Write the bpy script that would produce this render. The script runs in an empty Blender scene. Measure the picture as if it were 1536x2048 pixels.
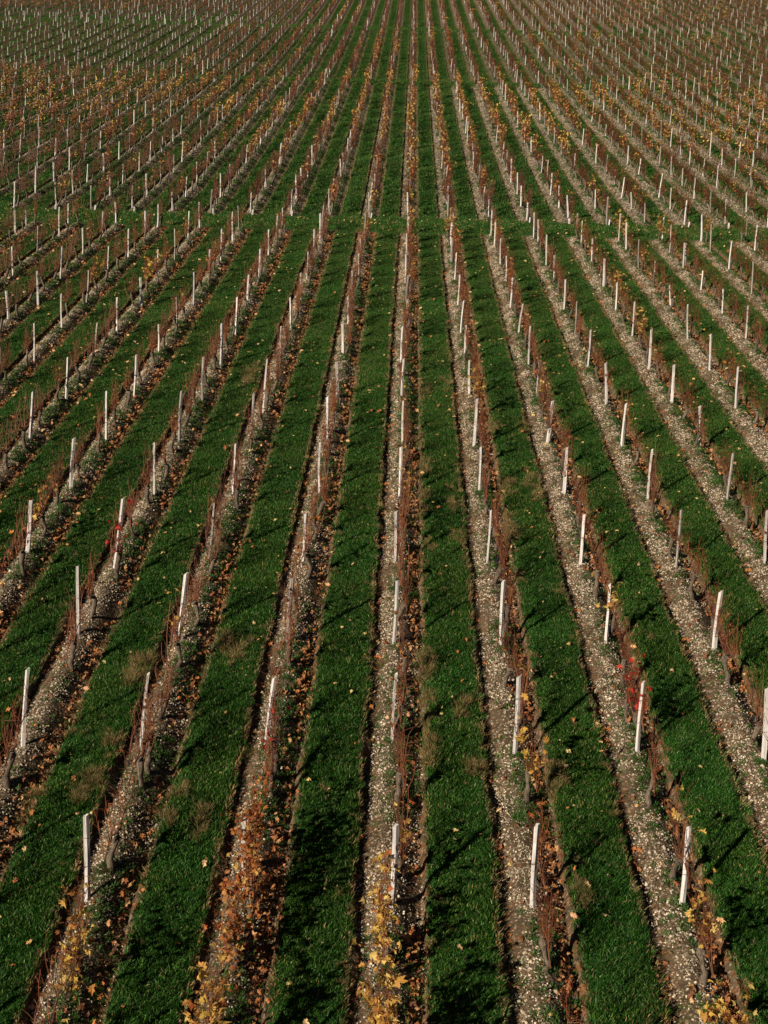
import bpy, math, random
import numpy as np
from mathutils import Matrix, Vector, noise as mnoise

# ------------------------------------------------------------------ frame of the hillside
# (u, v, w): u across the rows, v along the rows uphill, w off the slope. M turns it into world axes.
PITCH = 1.8
CAM_H = 10.597
ROW0 = 0.037                      # u of the middle row
n = np.array([0.01226, 0.37989, 1.0]); n /= np.linalg.norm(n)
Xp = np.array([1.0, 0, 0]) - n * n[0]; Xp /= np.linalg.norm(Xp)
Yp = np.cross(n, Xp)
M = np.array([Xp, Yp, n])
MM = Matrix(M.tolist())
TAN = math.tan(math.radians(20.8))

# the slope steepens gently towards its top
HV = np.array([0, 48, 60, 72, 89, 112, 129, 143, 165, 184, 220, 260, 320, 1500.0])
HW = np.array([0, 0, .12, .42, .95, 1.75, 2.6, 3.4, 4.7, 5.9, 8.3, 11., 15., 100.0])
def hill(v): return np.interp(v, HV, HW)
def W(u, v, w=0.0):
    return Vector((M @ np.array([u, v, w + float(hill(v))])).tolist())
def Wn(P):
    P = np.array(P, float); P[:, 2] += hill(P[:, 1]); return P @ M.T

# ------------------------------------------------------------------ camera
scene = bpy.context.scene
F, PIT, YAW, ROLL = 2300.0, 0.44625, -0.01359, 0.02533
cp, sp, cy, sy = math.cos(PIT), math.sin(PIT), math.cos(YAW), math.sin(YAW)
fw = np.array([sy * cp, cy * cp, -sp]); rt = np.array([cy, -sy, 0.0]); up = np.cross(rt, fw)
cr, sr = math.cos(ROLL), math.sin(ROLL)
rt2, up2 = rt * cr + up * sr, up * cr - rt * sr
cam_data = bpy.data.cameras.new('camera')
cam = bpy.data.objects.new('camera', cam_data)
scene.collection.objects.link(cam)
R3 = np.stack([M @ rt2, M @ up2, -(M @ fw)], 1)
mat4 = Matrix(R3.tolist()).to_4x4(); mat4.translation = W(0, 0, CAM_H)
cam.matrix_world = mat4
cam_data.sensor_fit = 'VERTICAL'; cam_data.sensor_height = 24.0
cam_data.lens = F / 2048 * 24.0
cam_data.clip_start = 0.1; cam_data.clip_end = 3000
scene.camera = cam

def project(u, v, w):
    d = np.array([u, v, w + float(hill(v)) - CAM_H]); z = d @ fw
    if z < 0.1: return (-9999, -9999)
    return 768 + F * (d @ rt2) / z, 1024 - F * (d @ up2) / z

# ------------------------------------------------------------------ light
sun_dir = M @ np.array([0.615, 0.598, -0.512]); sun_dir /= np.linalg.norm(sun_dir)
world = bpy.data.worlds.new('World'); scene.world = world; world.use_nodes = True
wn = world.node_tree; wn.nodes.clear()
sky = wn.nodes.new('ShaderNodeTexSky'); sky.sky_type = 'NISHITA'; sky.sun_disc = False
sky.air_density = 0.15; sky.dust_density = 0.02; sky.ozone_density = 0.3
sky.sun_elevation = math.asin(-sun_dir[2]); sky.sun_rotation = math.atan2(-sun_dir[0], -sun_dir[1])
bg = wn.nodes.new('ShaderNodeBackground'); bg.inputs['Strength'].default_value = 0.05
wo = wn.nodes.new('ShaderNodeOutputWorld')
wn.links.new(sky.outputs[0], bg.inputs[0]); wn.links.new(bg.outputs[0], wo.inputs[0])
sun_data = bpy.data.lights.new('sun', 'SUN'); sun_data.energy = 5.0; sun_data.angle = math.radians(0.5)
sun_data.color = (1.0, 0.90, 0.74)
sun = bpy.data.objects.new('sun', sun_data); scene.collection.objects.link(sun)
sun.rotation_euler = Vector(sun_dir.tolist()).to_track_quat('-Z', 'Y').to_euler()
scene.view_settings.view_transform = 'Standard'; scene.view_settings.look = 'None'
scene.view_settings.exposure = 0.4; scene.view_settings.gamma = 1.0
scene.view_settings.use_curve_mapping = False
scene.render.engine = 'CYCLES'
scene.cycles.max_bounces = 4; scene.cycles.diffuse_bounces = 1; scene.cycles.transmission_bounces = 2

C = scene.collection
rng = np.random.default_rng(7)
random.seed(7)

# ------------------------------------------------------------------ materials
def new_mat(name):
    m = bpy.data.materials.new(name); m.use_nodes = True
    nt = m.node_tree; nt.nodes.clear()
    out = nt.nodes.new('ShaderNodeOutputMaterial')
    b = nt.nodes.new('ShaderNodeBsdfPrincipled')
    b.inputs['Specular IOR Level'].default_value = 0.2
    nt.links.new(b.outputs[0], out.inputs[0])
    return m, nt, b, out
def N(nt, kind, **kw):
    x = nt.nodes.new(kind)
    for k, val in kw.items(): setattr(x, k, val)
    return x
def noise_tex(nt, scale, detail=3.0, vec=None, rough=0.55):
    t = N(nt, 'ShaderNodeTexNoise'); t.inputs['Scale'].default_value = scale
    t.inputs['Detail'].default_value = detail; t.inputs['Roughness'].default_value = rough
    if vec is not None: nt.links.new(vec, t.inputs['Vector'])
    return t
def ramp(nt, src, stops):
    r = N(nt, 'ShaderNodeValToRGB'); e = r.color_ramp.elements
    while len(e) < len(stops): e.new(0.5)
    for i, (p, c) in enumerate(stops):
        e[i].position = p; e[i].color = (*c, 1) if len(c) == 3 else c
    nt.links.new(src, r.inputs[0]); return r
def math_n(nt, op, a, b=None, c=None):
    x = N(nt, 'ShaderNodeMath', operation=op)
    for i, s in enumerate((a, b, c)):
        if s is None: continue
        if isinstance(s, (int, float)): x.inputs[i].default_value = s
        else: nt.links.new(s, x.inputs[i])
    return x.outputs[0]
def mix_c(nt, fac, a, b, mode='MIX'):
    x = N(nt, 'ShaderNodeMix', data_type='RGBA', blend_type=mode)
    if isinstance(fac, (int, float)): x.inputs[0].default_value = fac
    else: nt.links.new(fac, x.inputs[0])
    for i, s in ((6, a), (7, b)):
        if isinstance(s, tuple): x.inputs[i].default_value = (*s, 1)
        else: nt.links.new(s, x.inputs[i])
    return x.outputs[2]
def map_r(nt, src, a, b, c, d):
    x = N(nt, 'ShaderNodeMapRange'); x.clamp = True
    for i, s in enumerate((a, b, c, d)): x.inputs[i + 1].default_value = s
    nt.links.new(src, x.inputs[0]); return x.outputs[0]
def bump(nt, h, b, strength, dist):
    x = N(nt, 'ShaderNodeBump'); x.inputs['Strength'].default_value = strength; x.inputs['Distance'].default_value = dist
    nt.links.new(h, x.inputs['Height']); nt.links.new(x.outputs[0], b.inputs['Normal'])

def ground_material():
    m, nt, b, out = new_mat('ground_soil_and_turf'); b.inputs['Roughness'].default_value = 0.95
    uvn = N(nt, 'ShaderNodeUVMap', uv_map='slope'); sep = N(nt, 'ShaderNodeSeparateXYZ')
    nt.links.new(uvn.outputs[0], sep.inputs[0])
    vec = uvn.outputs[0]
    u, v = sep.outputs[0], sep.outputs[1]
    # distance from the nearest vine line
    t = math_n(nt, 'ADD', u, -ROW0 + 1800.9)
    t = math_n(nt, 'MODULO', t, PITCH)
    d = math_n(nt, 'ABSOLUTE', math_n(nt, 'SUBTRACT', t, 0.9))
    wob = noise_tex(nt, 2.2, 3, vec)
    d2 = math_n(nt, 'ADD', d, map_r(nt, wob.outputs[0], 0.3, 0.7, -0.03, 0.03))
    grass = map_r(nt, d2, 0.47, 0.50, 0, 1)
    for a, c in CROSS:
        p1 = map_r(nt, math_n(nt, 'ABSOLUTE', math_n(nt, 'SUBTRACT', v, (a + c) / 2)), (c - a) / 2 - 0.15, (c - a) / 2 + 0.05, 1, 0)
        grass = math_n(nt, 'MAXIMUM', grass, p1)
    # soil
    n1 = noise_tex(nt, 3.0, 5, vec); n2 = noise_tex(nt, 22, 3, vec)
    soil = ramp(nt, n1.outputs[0], [(0.3, (0.045, 0.030, 0.017)), (0.7, (0.115, 0.080, 0.046))]).outputs[0]
    vo = N(nt, 'ShaderNodeTexVoronoi'); vo.inputs['Scale'].default_value = 26; nt.links.new(vec, vo.inputs['Vector'])
    sepc = N(nt, 'ShaderNodeSeparateColor'); nt.links.new(vo.outputs['Color'], sepc.inputs[0])
    isst = math_n(nt, 'GREATER_THAN', sepc.outputs[0], 0.34)
    core = math_n(nt, 'LESS_THAN', vo.outputs['Distance'], 0.45)
    stone = ramp(nt, sepc.outputs[1], [(0.0, (0.13, 0.095, 0.055)), (1.0, (0.44, 0.36, 0.25))]).outputs[0]
    far = map_r(nt, v, 30, 80, 0.55, 1.0)
    gravel = mix_c(nt, math_n(nt, 'MULTIPLY', math_n(nt, 'MULTIPLY', isst, core), far), soil, stone)
    # leaf litter tint of its own, along the furrows
    n3 = noise_tex(nt, 9, 4, vec); n4 = noise_tex(nt, 0.35, 2, vec)
    lit = math_n(nt, 'MULTIPLY', map_r(nt, n3.outputs[0], 0.48, 0.56, 0, 1), map_r(nt, d, 0.16, 0.36, 0.10, 0.6))
    gravel = mix_c(nt, lit, gravel, ramp(nt, n2.outputs[0], [(0.3, (0.10, 0.035, 0.015)), (0.7, (0.30, 0.13, 0.05))]).outputs[0])
    wd = map_r(nt, noise_tex(nt, 5, 4, vec).outputs[0], 0.58, 0.66, 0, 0.7)
    gravel = mix_c(nt, wd, gravel, (0.025, 0.05, 0.012))
    g = ramp(nt, noise_tex(nt, 14, 4, vec).outputs[0], [(0.3, (0.010, 0.038, 0.005)), (0.7, (0.032, 0.105, 0.014))]).outputs[0]
    g = mix_c(nt, map_r(nt, noise_tex(nt, 0.6, 3, vec).outputs[0], 0.55, 0.75, 0, 0.5), g, (0.06, 0.075, 0.02))
    col = mix_c(nt, grass, gravel, g)
    nt.links.new(col, b.inputs['Base Color'])
    hh = math_n(nt, 'ADD', math_n(nt, 'MULTIPLY', n2.outputs[0], 0.6), math_n(nt, 'MULTIPLY', vo.outputs['Distance'], -0.5))
    bump(nt, hh, b, 0.9, 0.03)
    return m

def attr_material(name, rough=0.6, trans=0.0, var=0.25, macro=None):
    """colour from the mesh attribute 'col', varied per object"""
    m, nt, b, out = new_mat(name); b.inputs['Roughness'].default_value = rough
    a = N(nt, 'ShaderNodeAttribute', attribute_name='col')
    oi = N(nt, 'ShaderNodeObjectInfo')
    k = map_r(nt, oi.outputs['Random'], 0, 1, 1 - var, 1 + var)
    col = a.outputs['Color']
    if macro:
        g = N(nt, 'ShaderNodeNewGeometry')
        t = noise_tex(nt, macro[0], 3, g.outputs['Position'])
        col = mix_c(nt, map_r(nt, t.outputs[0], 0.38, 0.68, 0, macro[2]), col, mix_c(nt, 1.0, col, macro[1], 'MULTIPLY'))
    sc = N(nt, 'ShaderNodeVectorMath', operation='SCALE'); nt.links.new(col, sc.inputs[0]); nt.links.new(k, sc.inputs['Scale'])
    nt.links.new(sc.outputs[0], b.inputs['Base Color'])
    if trans:
        tr = N(nt, 'ShaderNodeBsdfTranslucent'); nt.links.new(sc.outputs[0], tr.inputs[0])
        mx = N(nt, 'ShaderNodeMixShader'); mx.inputs[0].default_value = trans
        nt.links.new(b.outputs[0], mx.inputs[1]); nt.links.new(tr.outputs[0], mx.inputs[2]); nt.links.new(mx.outputs[0], out.inputs[0])
    return m

def wood_material(name, c0, c1, crack, scale=(60, 60, 3)):
    m, nt, b, out = new_mat(name); b.inputs['Roughness'].default_value = 0.85
    tc = N(nt, 'ShaderNodeTexCoord'); mp = N(nt, 'ShaderNodeMapping'); mp.inputs['Scale'].default_value = scale
    nt.links.new(tc.outputs['Object'], mp.inputs[0])
    oi = N(nt, 'ShaderNodeObjectInfo')
    off = N(nt, 'ShaderNodeVectorMath', operation='SCALE'); off.inputs[0].default_value = (13, 7, 5); nt.links.new(oi.outputs['Random'], off.inputs['Scale'])
    nt.links.new(off.outputs[0], mp.inputs['Location'])
    t = noise_tex(nt, 1.0, 5, mp.outputs[0], 0.65)
    col = ramp(nt, t.outputs[0], [(0.30, crack), (0.42, c0), (0.7, c1)]).outputs[0]
    t2 = noise_tex(nt, 4, 3, tc.outputs['Object'])
    col = mix_c(nt, map_r(nt, t2.outputs[0], 0.5, 0.75, 0, 0.55), col, mix_c(nt, 1.0, col, (0.45, 0.42, 0.38), 'MULTIPLY'))
    k = map_r(nt, oi.outputs['Random'], 0, 1, 0.75, 1.1)
    sc = N(nt, 'ShaderNodeVectorMath', operation='SCALE'); nt.links.new(col, sc.inputs[0]); nt.links.new(k, sc.inputs['Scale'])
    nt.links.new(sc.outputs[0], b.inputs['Base Color'])
    bump(nt, t.outputs[0], b, 0.8, 0.01)
    return m

CROSS = [(50.25, 52.95), (102.5, 104.5), (144.0, 147.2)]
M_GROUND = ground_material()
M_GRASS = attr_material('grass_blade', 0.45, 0.3, 0.14, (0.6, (1.9, 1.15, 1.3), 0.6))
M_DRY = attr_material('dry_grass_blade', 0.7, 0.2, 0.15)
M_STONE = attr_material('limestone_chip', 0.9, 0.0, 0.12)
M_LITTER = attr_material('fallen_leaf', 0.7, 0.15, 0.15)
M_LEAF = attr_material('vine_leaf', 0.55, 0.35, 0.18)
M_CANE = attr_material('vine_cane', 0.6, 0.0, 0.2)
M_GRAPE = attr_material('grape_skin', 0.35, 0.0, 0.1)
M_BARK = wood_material('vine_bark', (0.070, 0.050, 0.034), (0.23, 0.175, 0.125), (0.02, 0.014, 0.01), (70, 70, 9))
M_POST = wood_material('weathered_stake', (0.46, 0.41, 0.37), (0.74, 0.68, 0.64), (0.10, 0.08, 0.07))
M_POSTG = wood_material('grey_stake', (0.22, 0.19, 0.165), (0.42, 0.37, 0.33), (0.05, 0.04, 0.035))
M_WIRE, _nt, _b, _o = new_mat('rusty_wire'); _b.inputs['Base Color'].default_value = (0.05, 0.035, 0.028, 1); _b.inputs['Roughness'].default_value = 0.6

# ------------------------------------------------------------------ mesh helpers
class MB:
    def __init__(s): s.v = []; s.f = []; s.c = []; s.nv = 0
    def add(s, verts, faces, col):
        s.v.append(np.asarray(verts, float)); s.f += [tuple(i + s.nv for i in f) for f in faces]
        s.c += [col] * len(verts); s.nv += len(verts)
    def mesh(s, name, mats, smooth=False):
        me = bpy.data.meshes.new(name)
        V = np.concatenate(s.v) if s.v else np.zeros((0, 3))
        me.from_pydata(V.tolist(), [], s.f)
        ca = me.attributes.new('col', 'FLOAT_COLOR', 'POINT')
        cc = np.ones((s.nv, 4)); cc[:, :3] = np.array([c[:3] for c in s.c]) if s.c else 1
        ca.data.foreach_set('color', cc.ravel())
        for m in (mats if isinstance(mats, (list, tuple)) else [mats]): me.materials.append(m)
        if smooth: me.shade_smooth()
        me.update(); return me

def tube(mb, pts, rad, sides, col, cap=True, rough=0.0, r_=None):
    pts = np.asarray(pts, float); k = len(pts); rad = np.broadcast_to(rad, (k,))
    tg = np.gradient(pts, axis=0); tg /= np.linalg.norm(tg, axis=1)[:, None] + 1e-9
    ref = np.array([1.0, 0.05, 0.02]) if abs(tg[0][0]) < 0.8 else np.array([0, 1.0, 0.1])
    V = []
    for i in range(k):
        a = np.cross(tg[i], ref); a /= np.linalg.norm(a) + 1e-9; b = np.cross(tg[i], a)
        for j in range(sides):
            th = 2 * math.pi * j / sides
            r = rad[i] * (1 + (r_.uniform(-rough, rough) if rough else 0))
            V.append(pts[i] + r * (math.cos(th) * a + math.sin(th) * b))
    Fs = []
    for i in range(k - 1):
        for j in range(sides):
            j2 = (j + 1) % sides
            Fs.append((i * sides + j, i * sides + j2, (i + 1) * sides + j2, (i + 1) * sides + j))
    if cap:
        Fs.append(tuple(range(sides))[::-1]); Fs.append(tuple((k - 1) * sides + j for j in range(sides)))
    mb.add(V, Fs, col)

LEAF_OUT = [(0, -.08), (.16, -.30), (.42, -.30), (.36, -.08), (.56, .12), (.34, .20), (.30, .40), (.12, .34), (0, .62),
            (-.12, .34), (-.32, .38), (-.34, .18), (-.56, .10), (-.36, -.10), (-.40, -.30), (-.15, -.28)]
def leaf_geo(size, r_, curl=0.35):
    c = r_.uniform(-curl, curl); c2 = r_.uniform(-curl, curl); cu = r_.uniform(0.1, curl + .15)
    V = [(0, 0.05, 0)]
    for x, y in LEAF_OUT:
        x *= r_.uniform(.85, 1.15); y *= r_.uniform(.85, 1.15)
        V.append((x, y, c * x * abs(x) * 2 + c2 * y * y * 2 - cu * (x * x + y * y) + r_.uniform(-.05, .05)))
    k = len(LEAF_OUT)
    return np.array(V) * size, [(0, i + 1, (i + 1) % k + 1) for i in range(k)]
def rotm(r_, tilt=1.0):
    return np.array((Matrix.Rotation(r_.uniform(0, 6.283), 3, 'Z') @ Matrix.Rotation(r_.gauss(0, tilt), 3, 'X') @ Matrix.Rotation(r_.gauss(0, tilt * .6), 3, 'Y')))

# ------------------------------------------------------------------ ground
def profile(d):
    """height of the slope at signed distance d from a vine line (right is +)"""
    xs = [-0.90, -0.50, -0.46, -0.44, -0.36, -0.25, -0.17, -0.06, 0.05, 0.18, 0.30, 0.40, 0.435, 0.47, 0.52, 0.90]
    ws = [0.0, 0.0, -0.005, -0.14, -0.135, -0.07, 0.0, 0.06, 0.07, 0.0, -0.10, -0.14, -0.12, -0.02, 0.0, 0.0]
    return np.interp(d, xs, ws)
def in_cross(v):
    return any(a < v < b for a, b in CROSS)
def h_ground(u, v):
    d = (u - ROW0 + PITCH / 2) % PITCH - PITCH / 2
    k = 1.0
    for a, b in CROSS: k = min(k, max(0.0, min(1.0, abs(v - (a + b) / 2) - (b - a) / 2 + .15) / 0.3 if abs(v - (a + b) / 2) < (b - a) / 2 + .15 else 1.0))
    return float(profile(d)) * k

def build_ground():
    V = []; Fq = []; UV = []
    def grid(us, vs, wf):
        base = sum(len(a) for a in V); U, Vv = np.meshgrid(us, vs)
        P = np.stack([U.ravel(), Vv.ravel(), wf(U, Vv).ravel()], 1); V.append(P)
        a, b = len(us), len(vs)
        i = (np.arange(b - 1)[:, None] * a + np.arange(a - 1)[None]).ravel() + base
        Fq.append(np.stack([i, i + 1, i + a + 1, i + a], 1))
    offs = np.array([-0.9, -0.62, -0.50, -0.455, -0.43, -0.34, -0.26, -0.16, -0.06, 0.05, 0.14, 0.22, 0.30, 0.36, 0.40, 0.435, 0.47, 0.52, 0.66])
    us = np.concatenate([ROW0 + k * PITCH + offs for k in range(-18, 19)])
    def wf(U, Vv):
        # the strip edges wander a little
        sh = 0.025 * np.sin(Vv * 1.7 + np.floor((U - ROW0) / PITCH + .5) * 2.1) + 0.018 * np.sin(Vv * 4.3 + U * .3)
        D = (U - ROW0 + PITCH / 2) % PITCH - PITCH / 2
        w = profile(D + sh * (np.abs(D) > .1))
        for a, b in CROSS: w = w * np.clip((np.abs(Vv - (a + b) / 2) - (b - a) / 2 + .2) / .35, 0, 1)
        nz = 0.012 * np.sin(Vv * 9.1 + U * 7.7) * np.sin(Vv * 5.3 - U * 11.0) + 0.008 * np.sin(Vv * 17. + U * 3)
        return w + nz * (np.abs(D) < .42)
    vs = np.concatenate([np.arange(4.0, 26, 0.14), np.arange(26, 53.6, 0.25)]); vs = np.append(vs, 53.6)
    grid(us, vs, wf)
    offs2 = np.array([-0.9, -0.46, -0.43, -0.34, -0.06, 0.05, 0.18, 0.38, 0.47])
    us2 = np.concatenate([ROW0 + k * PITCH + offs2 for k in range(-48, 48)])
    def wf2(U, Vv):
        D = (U - ROW0 + PITCH / 2) % PITCH - PITCH / 2
        w = profile(D)
        for a, b in CROSS: w = w * np.clip((np.abs(Vv - (a + b) / 2) - (b - a) / 2 + .2) / .35, 0, 1)
        return w
    vs2 = np.unique(np.concatenate([np.arange(53.6, 230, 1.5), np.arange(230, 420, 6.0), [102.3, 102.7, 104.3, 104.7, 144, 147.2]]))
    grid(us2, vs2, wf2)
    P = np.concatenate(V); Q = np.concatenate(Fq)
    me = bpy.data.meshes.new('ground')
    me.vertices.add(len(P)); me.vertices.foreach_set('co', Wn(P).ravel())
    me.loops.add(Q.size); me.loops.foreach_set('vertex_index', Q.ravel())
    me.polygons.add(len(Q)); me.polygons.foreach_set('loop_start', np.arange(0, Q.size, 4)); me.polygons.foreach_set('loop_total', np.full(len(Q), 4))
    uvl = me.uv_layers.new(name='slope'); uvl.data.foreach_set('uv', P[Q.ravel(), :2].ravel())
    me.materials.append(M_GROUND); me.update(); me.validate(); me.shade_smooth()
    o = bpy.data.objects.new('ground', me); C.objects.link(o); o['kind'] = 'structure'
    # the hill goes on round the tended block
    hv = [-60, 20] + HV[1:].tolist(); raw = np.array([(x, y, -.3) for y in hv for x in (-900, 900)])
    P = Wn(raw); fc = [(2 * i, 2 * i + 1, 2 * i + 3, 2 * i + 2) for i in range(len(hv) - 1)]
    me = bpy.data.meshes.new('hillside'); me.from_pydata(P.tolist(), [], fc)
    uvl = me.uv_layers.new(name='slope'); uvl.data.foreach_set('uv', np.array([raw[i, :2] for f in fc for i in f]).ravel())
    me.materials.append(M_GROUND); o = bpy.data.objects.new('hillside', me); C.objects.link(o); o['kind'] = 'structure'
build_ground()

# ------------------------------------------------------------------ scatter: one object, instances on points
def protos(name, meshes):
    col = bpy.data.collections.new(name)
    for i, me in enumerate(meshes):
        o = bpy.data.objects.new(f'{name}_{i:03d}', me); col.objects.link(o)
    return col
def scatter(name, col, P, rot, scl, idx, mat=None):
    me = bpy.data.meshes.new(name); k = len(P)
    me.vertices.add(k); me.vertices.foreach_set('co', np.asarray(P, float).ravel())
    for nm, ty, fld, arr in (('rot', 'FLOAT_VECTOR', 'vector', rot), ('scl', 'FLOAT_VECTOR', 'vector', scl), ('idx', 'INT', 'value', idx)):
        a = me.attributes.new(nm, ty, 'POINT'); a.data.foreach_set(fld, np.asarray(arr, int if ty == 'INT' else float).ravel())
    o = bpy.data.objects.new(name, me); C.objects.link(o); o['kind'] = 'stuff'
    ng = bpy.data.node_groups.new(name, 'GeometryNodeTree')
    ng.interface.new_socket('Geometry', in_out='INPUT', socket_type='NodeSocketGeometry')
    ng.interface.new_socket('Geometry', in_out='OUTPUT', socket_type='NodeSocketGeometry')
    gi = ng.nodes.new('NodeGroupInput'); go = ng.nodes.new('NodeGroupOutput')
    ip = ng.nodes.new('GeometryNodeInstanceOnPoints'); ci = ng.nodes.new('GeometryNodeCollectionInfo')
    ci.inputs['Collection'].default_value = col; ci.inputs['Separate Children'].default_value = True; ci.inputs['Reset Children'].default_value = True
    L = ng.links
    def at(nm, ty):
        x = ng.nodes.new('GeometryNodeInputNamedAttribute'); x.data_type = ty; x.inputs[0].default_value = nm; return x.outputs[0]
    e = ng.nodes.new('FunctionNodeEulerToRotation'); L.new(at('rot', 'FLOAT_VECTOR'), e.inputs[0])
    L.new(gi.outputs[0], ip.inputs['Points']); L.new(ci.outputs[0], ip.inputs['Instance'])
    ip.inputs['Pick Instance'].default_value = True; L.new(at('idx', 'INT'), ip.inputs['Instance Index'])
    L.new(e.outputs[0], ip.inputs['Rotation']); L.new(at('scl', 'FLOAT_VECTOR'), ip.inputs['Scale'])
    L.new(ip.outputs[0], go.inputs[0])
    md = o.modifiers.new('scatter', 'NODES'); md.node_group = ng
    return o
E0 = MM.to_euler(); E1 = (MM @ Matrix.Rotation(math.pi, 3, 'Z')).to_euler()
ES = [(MM @ Matrix.Rotation(2 * math.pi * i / 24, 3, 'Z')).to_euler() for i in range(24)]

def half_width(v): return 0.36 * v + 5.5
def pix(v): return 1.0

# --- grass patches (0.92 across the strip, 0.9 along)
def grass_patch(seed, count, wid, hgt, W_=0.92, L_=0.94):
    r = random.Random(seed); mb = MB(); V = []; Fs = []; cols = []
    for i in range(count):
        y = r.uniform(-L_ / 2, L_ / 2); x = r.uniform(-W_ / 2, W_ / 2)
        if abs(x) > W_ / 2 - .09:
            x += .045 * mnoise.noise((y * 6, seed * 5.0 + (3 if x > 0 else 0), 1)) * 2 + r.gauss(0, .012)
            if abs(x) > W_ / 2 - .03 and r.random() < .45: continue
        hmul = 0.8 + 0.5 * (mnoise.noise((x * 4 + seed * 9, y * 4, 0)) + .3)
        h = hgt * r.uniform(.55, 1.3) * max(.5, hmul); a = r.uniform(0, 6.283); w = wid * r.uniform(.7, 1.3)
        lean = h * r.uniform(.2, 1.1); la = r.uniform(0, 6.283)
        if abs(x) > W_ / 2 - .05: la = (0 if x > 0 else math.pi) + r.uniform(-.8, .8)
        lx, ly = math.cos(la) * lean, math.sin(la) * lean; ax, ay = math.cos(a) * w / 2, math.sin(a) * w / 2
        b = len(V)
        V += [(x - ax, y - ay, -.01), (x + ax, y + ay, -.01), (x + lx * .45 + ax * .8, y + ly * .45 + ay * .8, h * .62), (x + lx * .45 - ax * .8, y + ly * .45 - ay * .8, h * .62), (x + lx, y + ly, h)]
        Fs += [(b, b + 1, b + 2, b + 3), (b + 3, b + 2, b + 4)]
        q = r.random(); g = r.uniform(.4, 1.5)
        tan = abs(x) > W_ / 2 - .07 and mnoise.noise((y * 3, seed * 7.0 + (3 if x > 0 else 0), 4)) > -.08 and r.random() < .6
        if q < .035 or tan: c = (.28 * g, .22 * g, .10 * g)
        elif q < .12: c = (.14 * g, .26 * g, .07 * g)
        elif q < .35: c = (.058 * g, .165 * g, .020 * g)
        else: c = (.022 * g, .085 * g, .009 * g)
        cols += [c] * 5
    mb.add(V, Fs, (1, 1, 1)); mb.c = cols
    return mb.mesh('grass_patch', M_GRASS)
gp = protos('grass_patch', [grass_patch(i, 3800, .0085, .055) for i in range(5)])
gf = protos('grass_patch_far', [grass_patch(20 + i, 620, .019, .065) for i in range(4)])
def lay_grass(name, col, nvar, v0, v1, step=0.86):
    P, Rr, S, I = [], [], [], []
    v = v0
    while v < v1:
        hw = half_width(v)
        if in_cross(v):
            us = np.arange(-hw, hw, .86)
        else:
            k0 = int((-hw - ROW0) / PITCH) - 1; k1 = int((hw - ROW0) / PITCH) + 1
            us = ROW0 + .9 + PITCH * np.arange(k0, k1)
        for u in us:
            ed = 0.02 * math.sin(v * 1.7 + u * 1.1)
            P.append((u + .015 + ed, v + rng.uniform(-.05, .05), h_ground(u, v) - .002))
            sl = Matrix.Rotation(math.atan((hill(v + 1) - hill(v - 1)) / 2), 3, 'X')
            e = (MM @ sl @ (Matrix.Identity(3) if rng.random() < .5 else Matrix.Rotation(math.pi, 3, 'Z'))).to_euler()
            Rr.append(tuple(e)); sx = rng.uniform(.95, 1.04)
            S.append((sx, 1.03 * (1 if rng.random() < .5 else -1), rng.uniform(.8, 1.2))); I.append(int(rng.integers(0, nvar)))
        v += step
    return scatter(name, col, Wn(P), Rr, S, I)
lay_grass('grass', gp, 5, 5.5, 50.9)
lay_grass('grass', gf, 4, 51.0, 215.0)
for o in list(C.objects):
    if o.name.startswith('grass'): o['label'] = 'short green grass in the strips between the vine rows'; o['category'] = 'grass'

# --- stones on the gravel strips
def stone_patch(seed, count, s0, s1, dim):
    r = random.Random(seed); mb = MB()
    for i in range(count):
        x = r.uniform(-.45, .44) if r.random() < .8 else r.uniform(-.43, 0.05); y = r.uniform(-.46, .46)
        s = s0 + (s1 - s0) * r.random() ** 2.5
        if r.random() < .012: s *= 2.0
        z = float(profile(x)) + s * .15
        if mnoise.noise((x * 5 + seed * 3.1, y * 5, 0.5)) < -.2 and r.random() < .7: continue
        k = r.choice((5, 6)); a0 = r.uniform(0, 6.28); tx, ty = r.gauss(0, .25), r.gauss(0, .25)
        el = r.uniform(.55, .95); V = []
        ca, sa = math.cos(a0), math.sin(a0)
        for lv, (rr, zz) in enumerate(((.75, -.25), (1.0, .1), (.55, .38))):
            for j in range(k):
                th = 6.283 * j / k + lv * .4; q = rr * r.uniform(.8, 1.15) * s / 2
                px, py = math.cos(th) * q, math.sin(th) * q * el
                px, py = px * ca - py * sa, px * sa + py * ca
                V.append((x + px, y + py, z + zz * s * .7 + tx * px + ty * py))
        Fs = [(l * k + j, l * k + (j + 1) % k, (l + 1) * k + (j + 1) % k, (l + 1) * k + j) for l in (0, 1) for j in range(k)] + [tuple(2 * k + j for j in range(k))]
        g = r.uniform(.35, 1.15) * dim
        q = r.random()
        if q < .55: c = (.66 * g, .54 * g, .40 * g)
        elif q < .85: c = (.44 * g, .34 * g, .23 * g)
        else: c = (.20 * g, .15 * g, .10 * g)
        mb.add(V, Fs, c)
    return mb.mesh('stone_patch', M_STONE)
stp = protos('stone_patch', [stone_patch(i, 1050, .014, .040, 1.0) for i in range(6)])
stf = protos('stone_patch_far', [stone_patch(30 + i, 300, .028, .055, .8) for i in range(4)])

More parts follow.
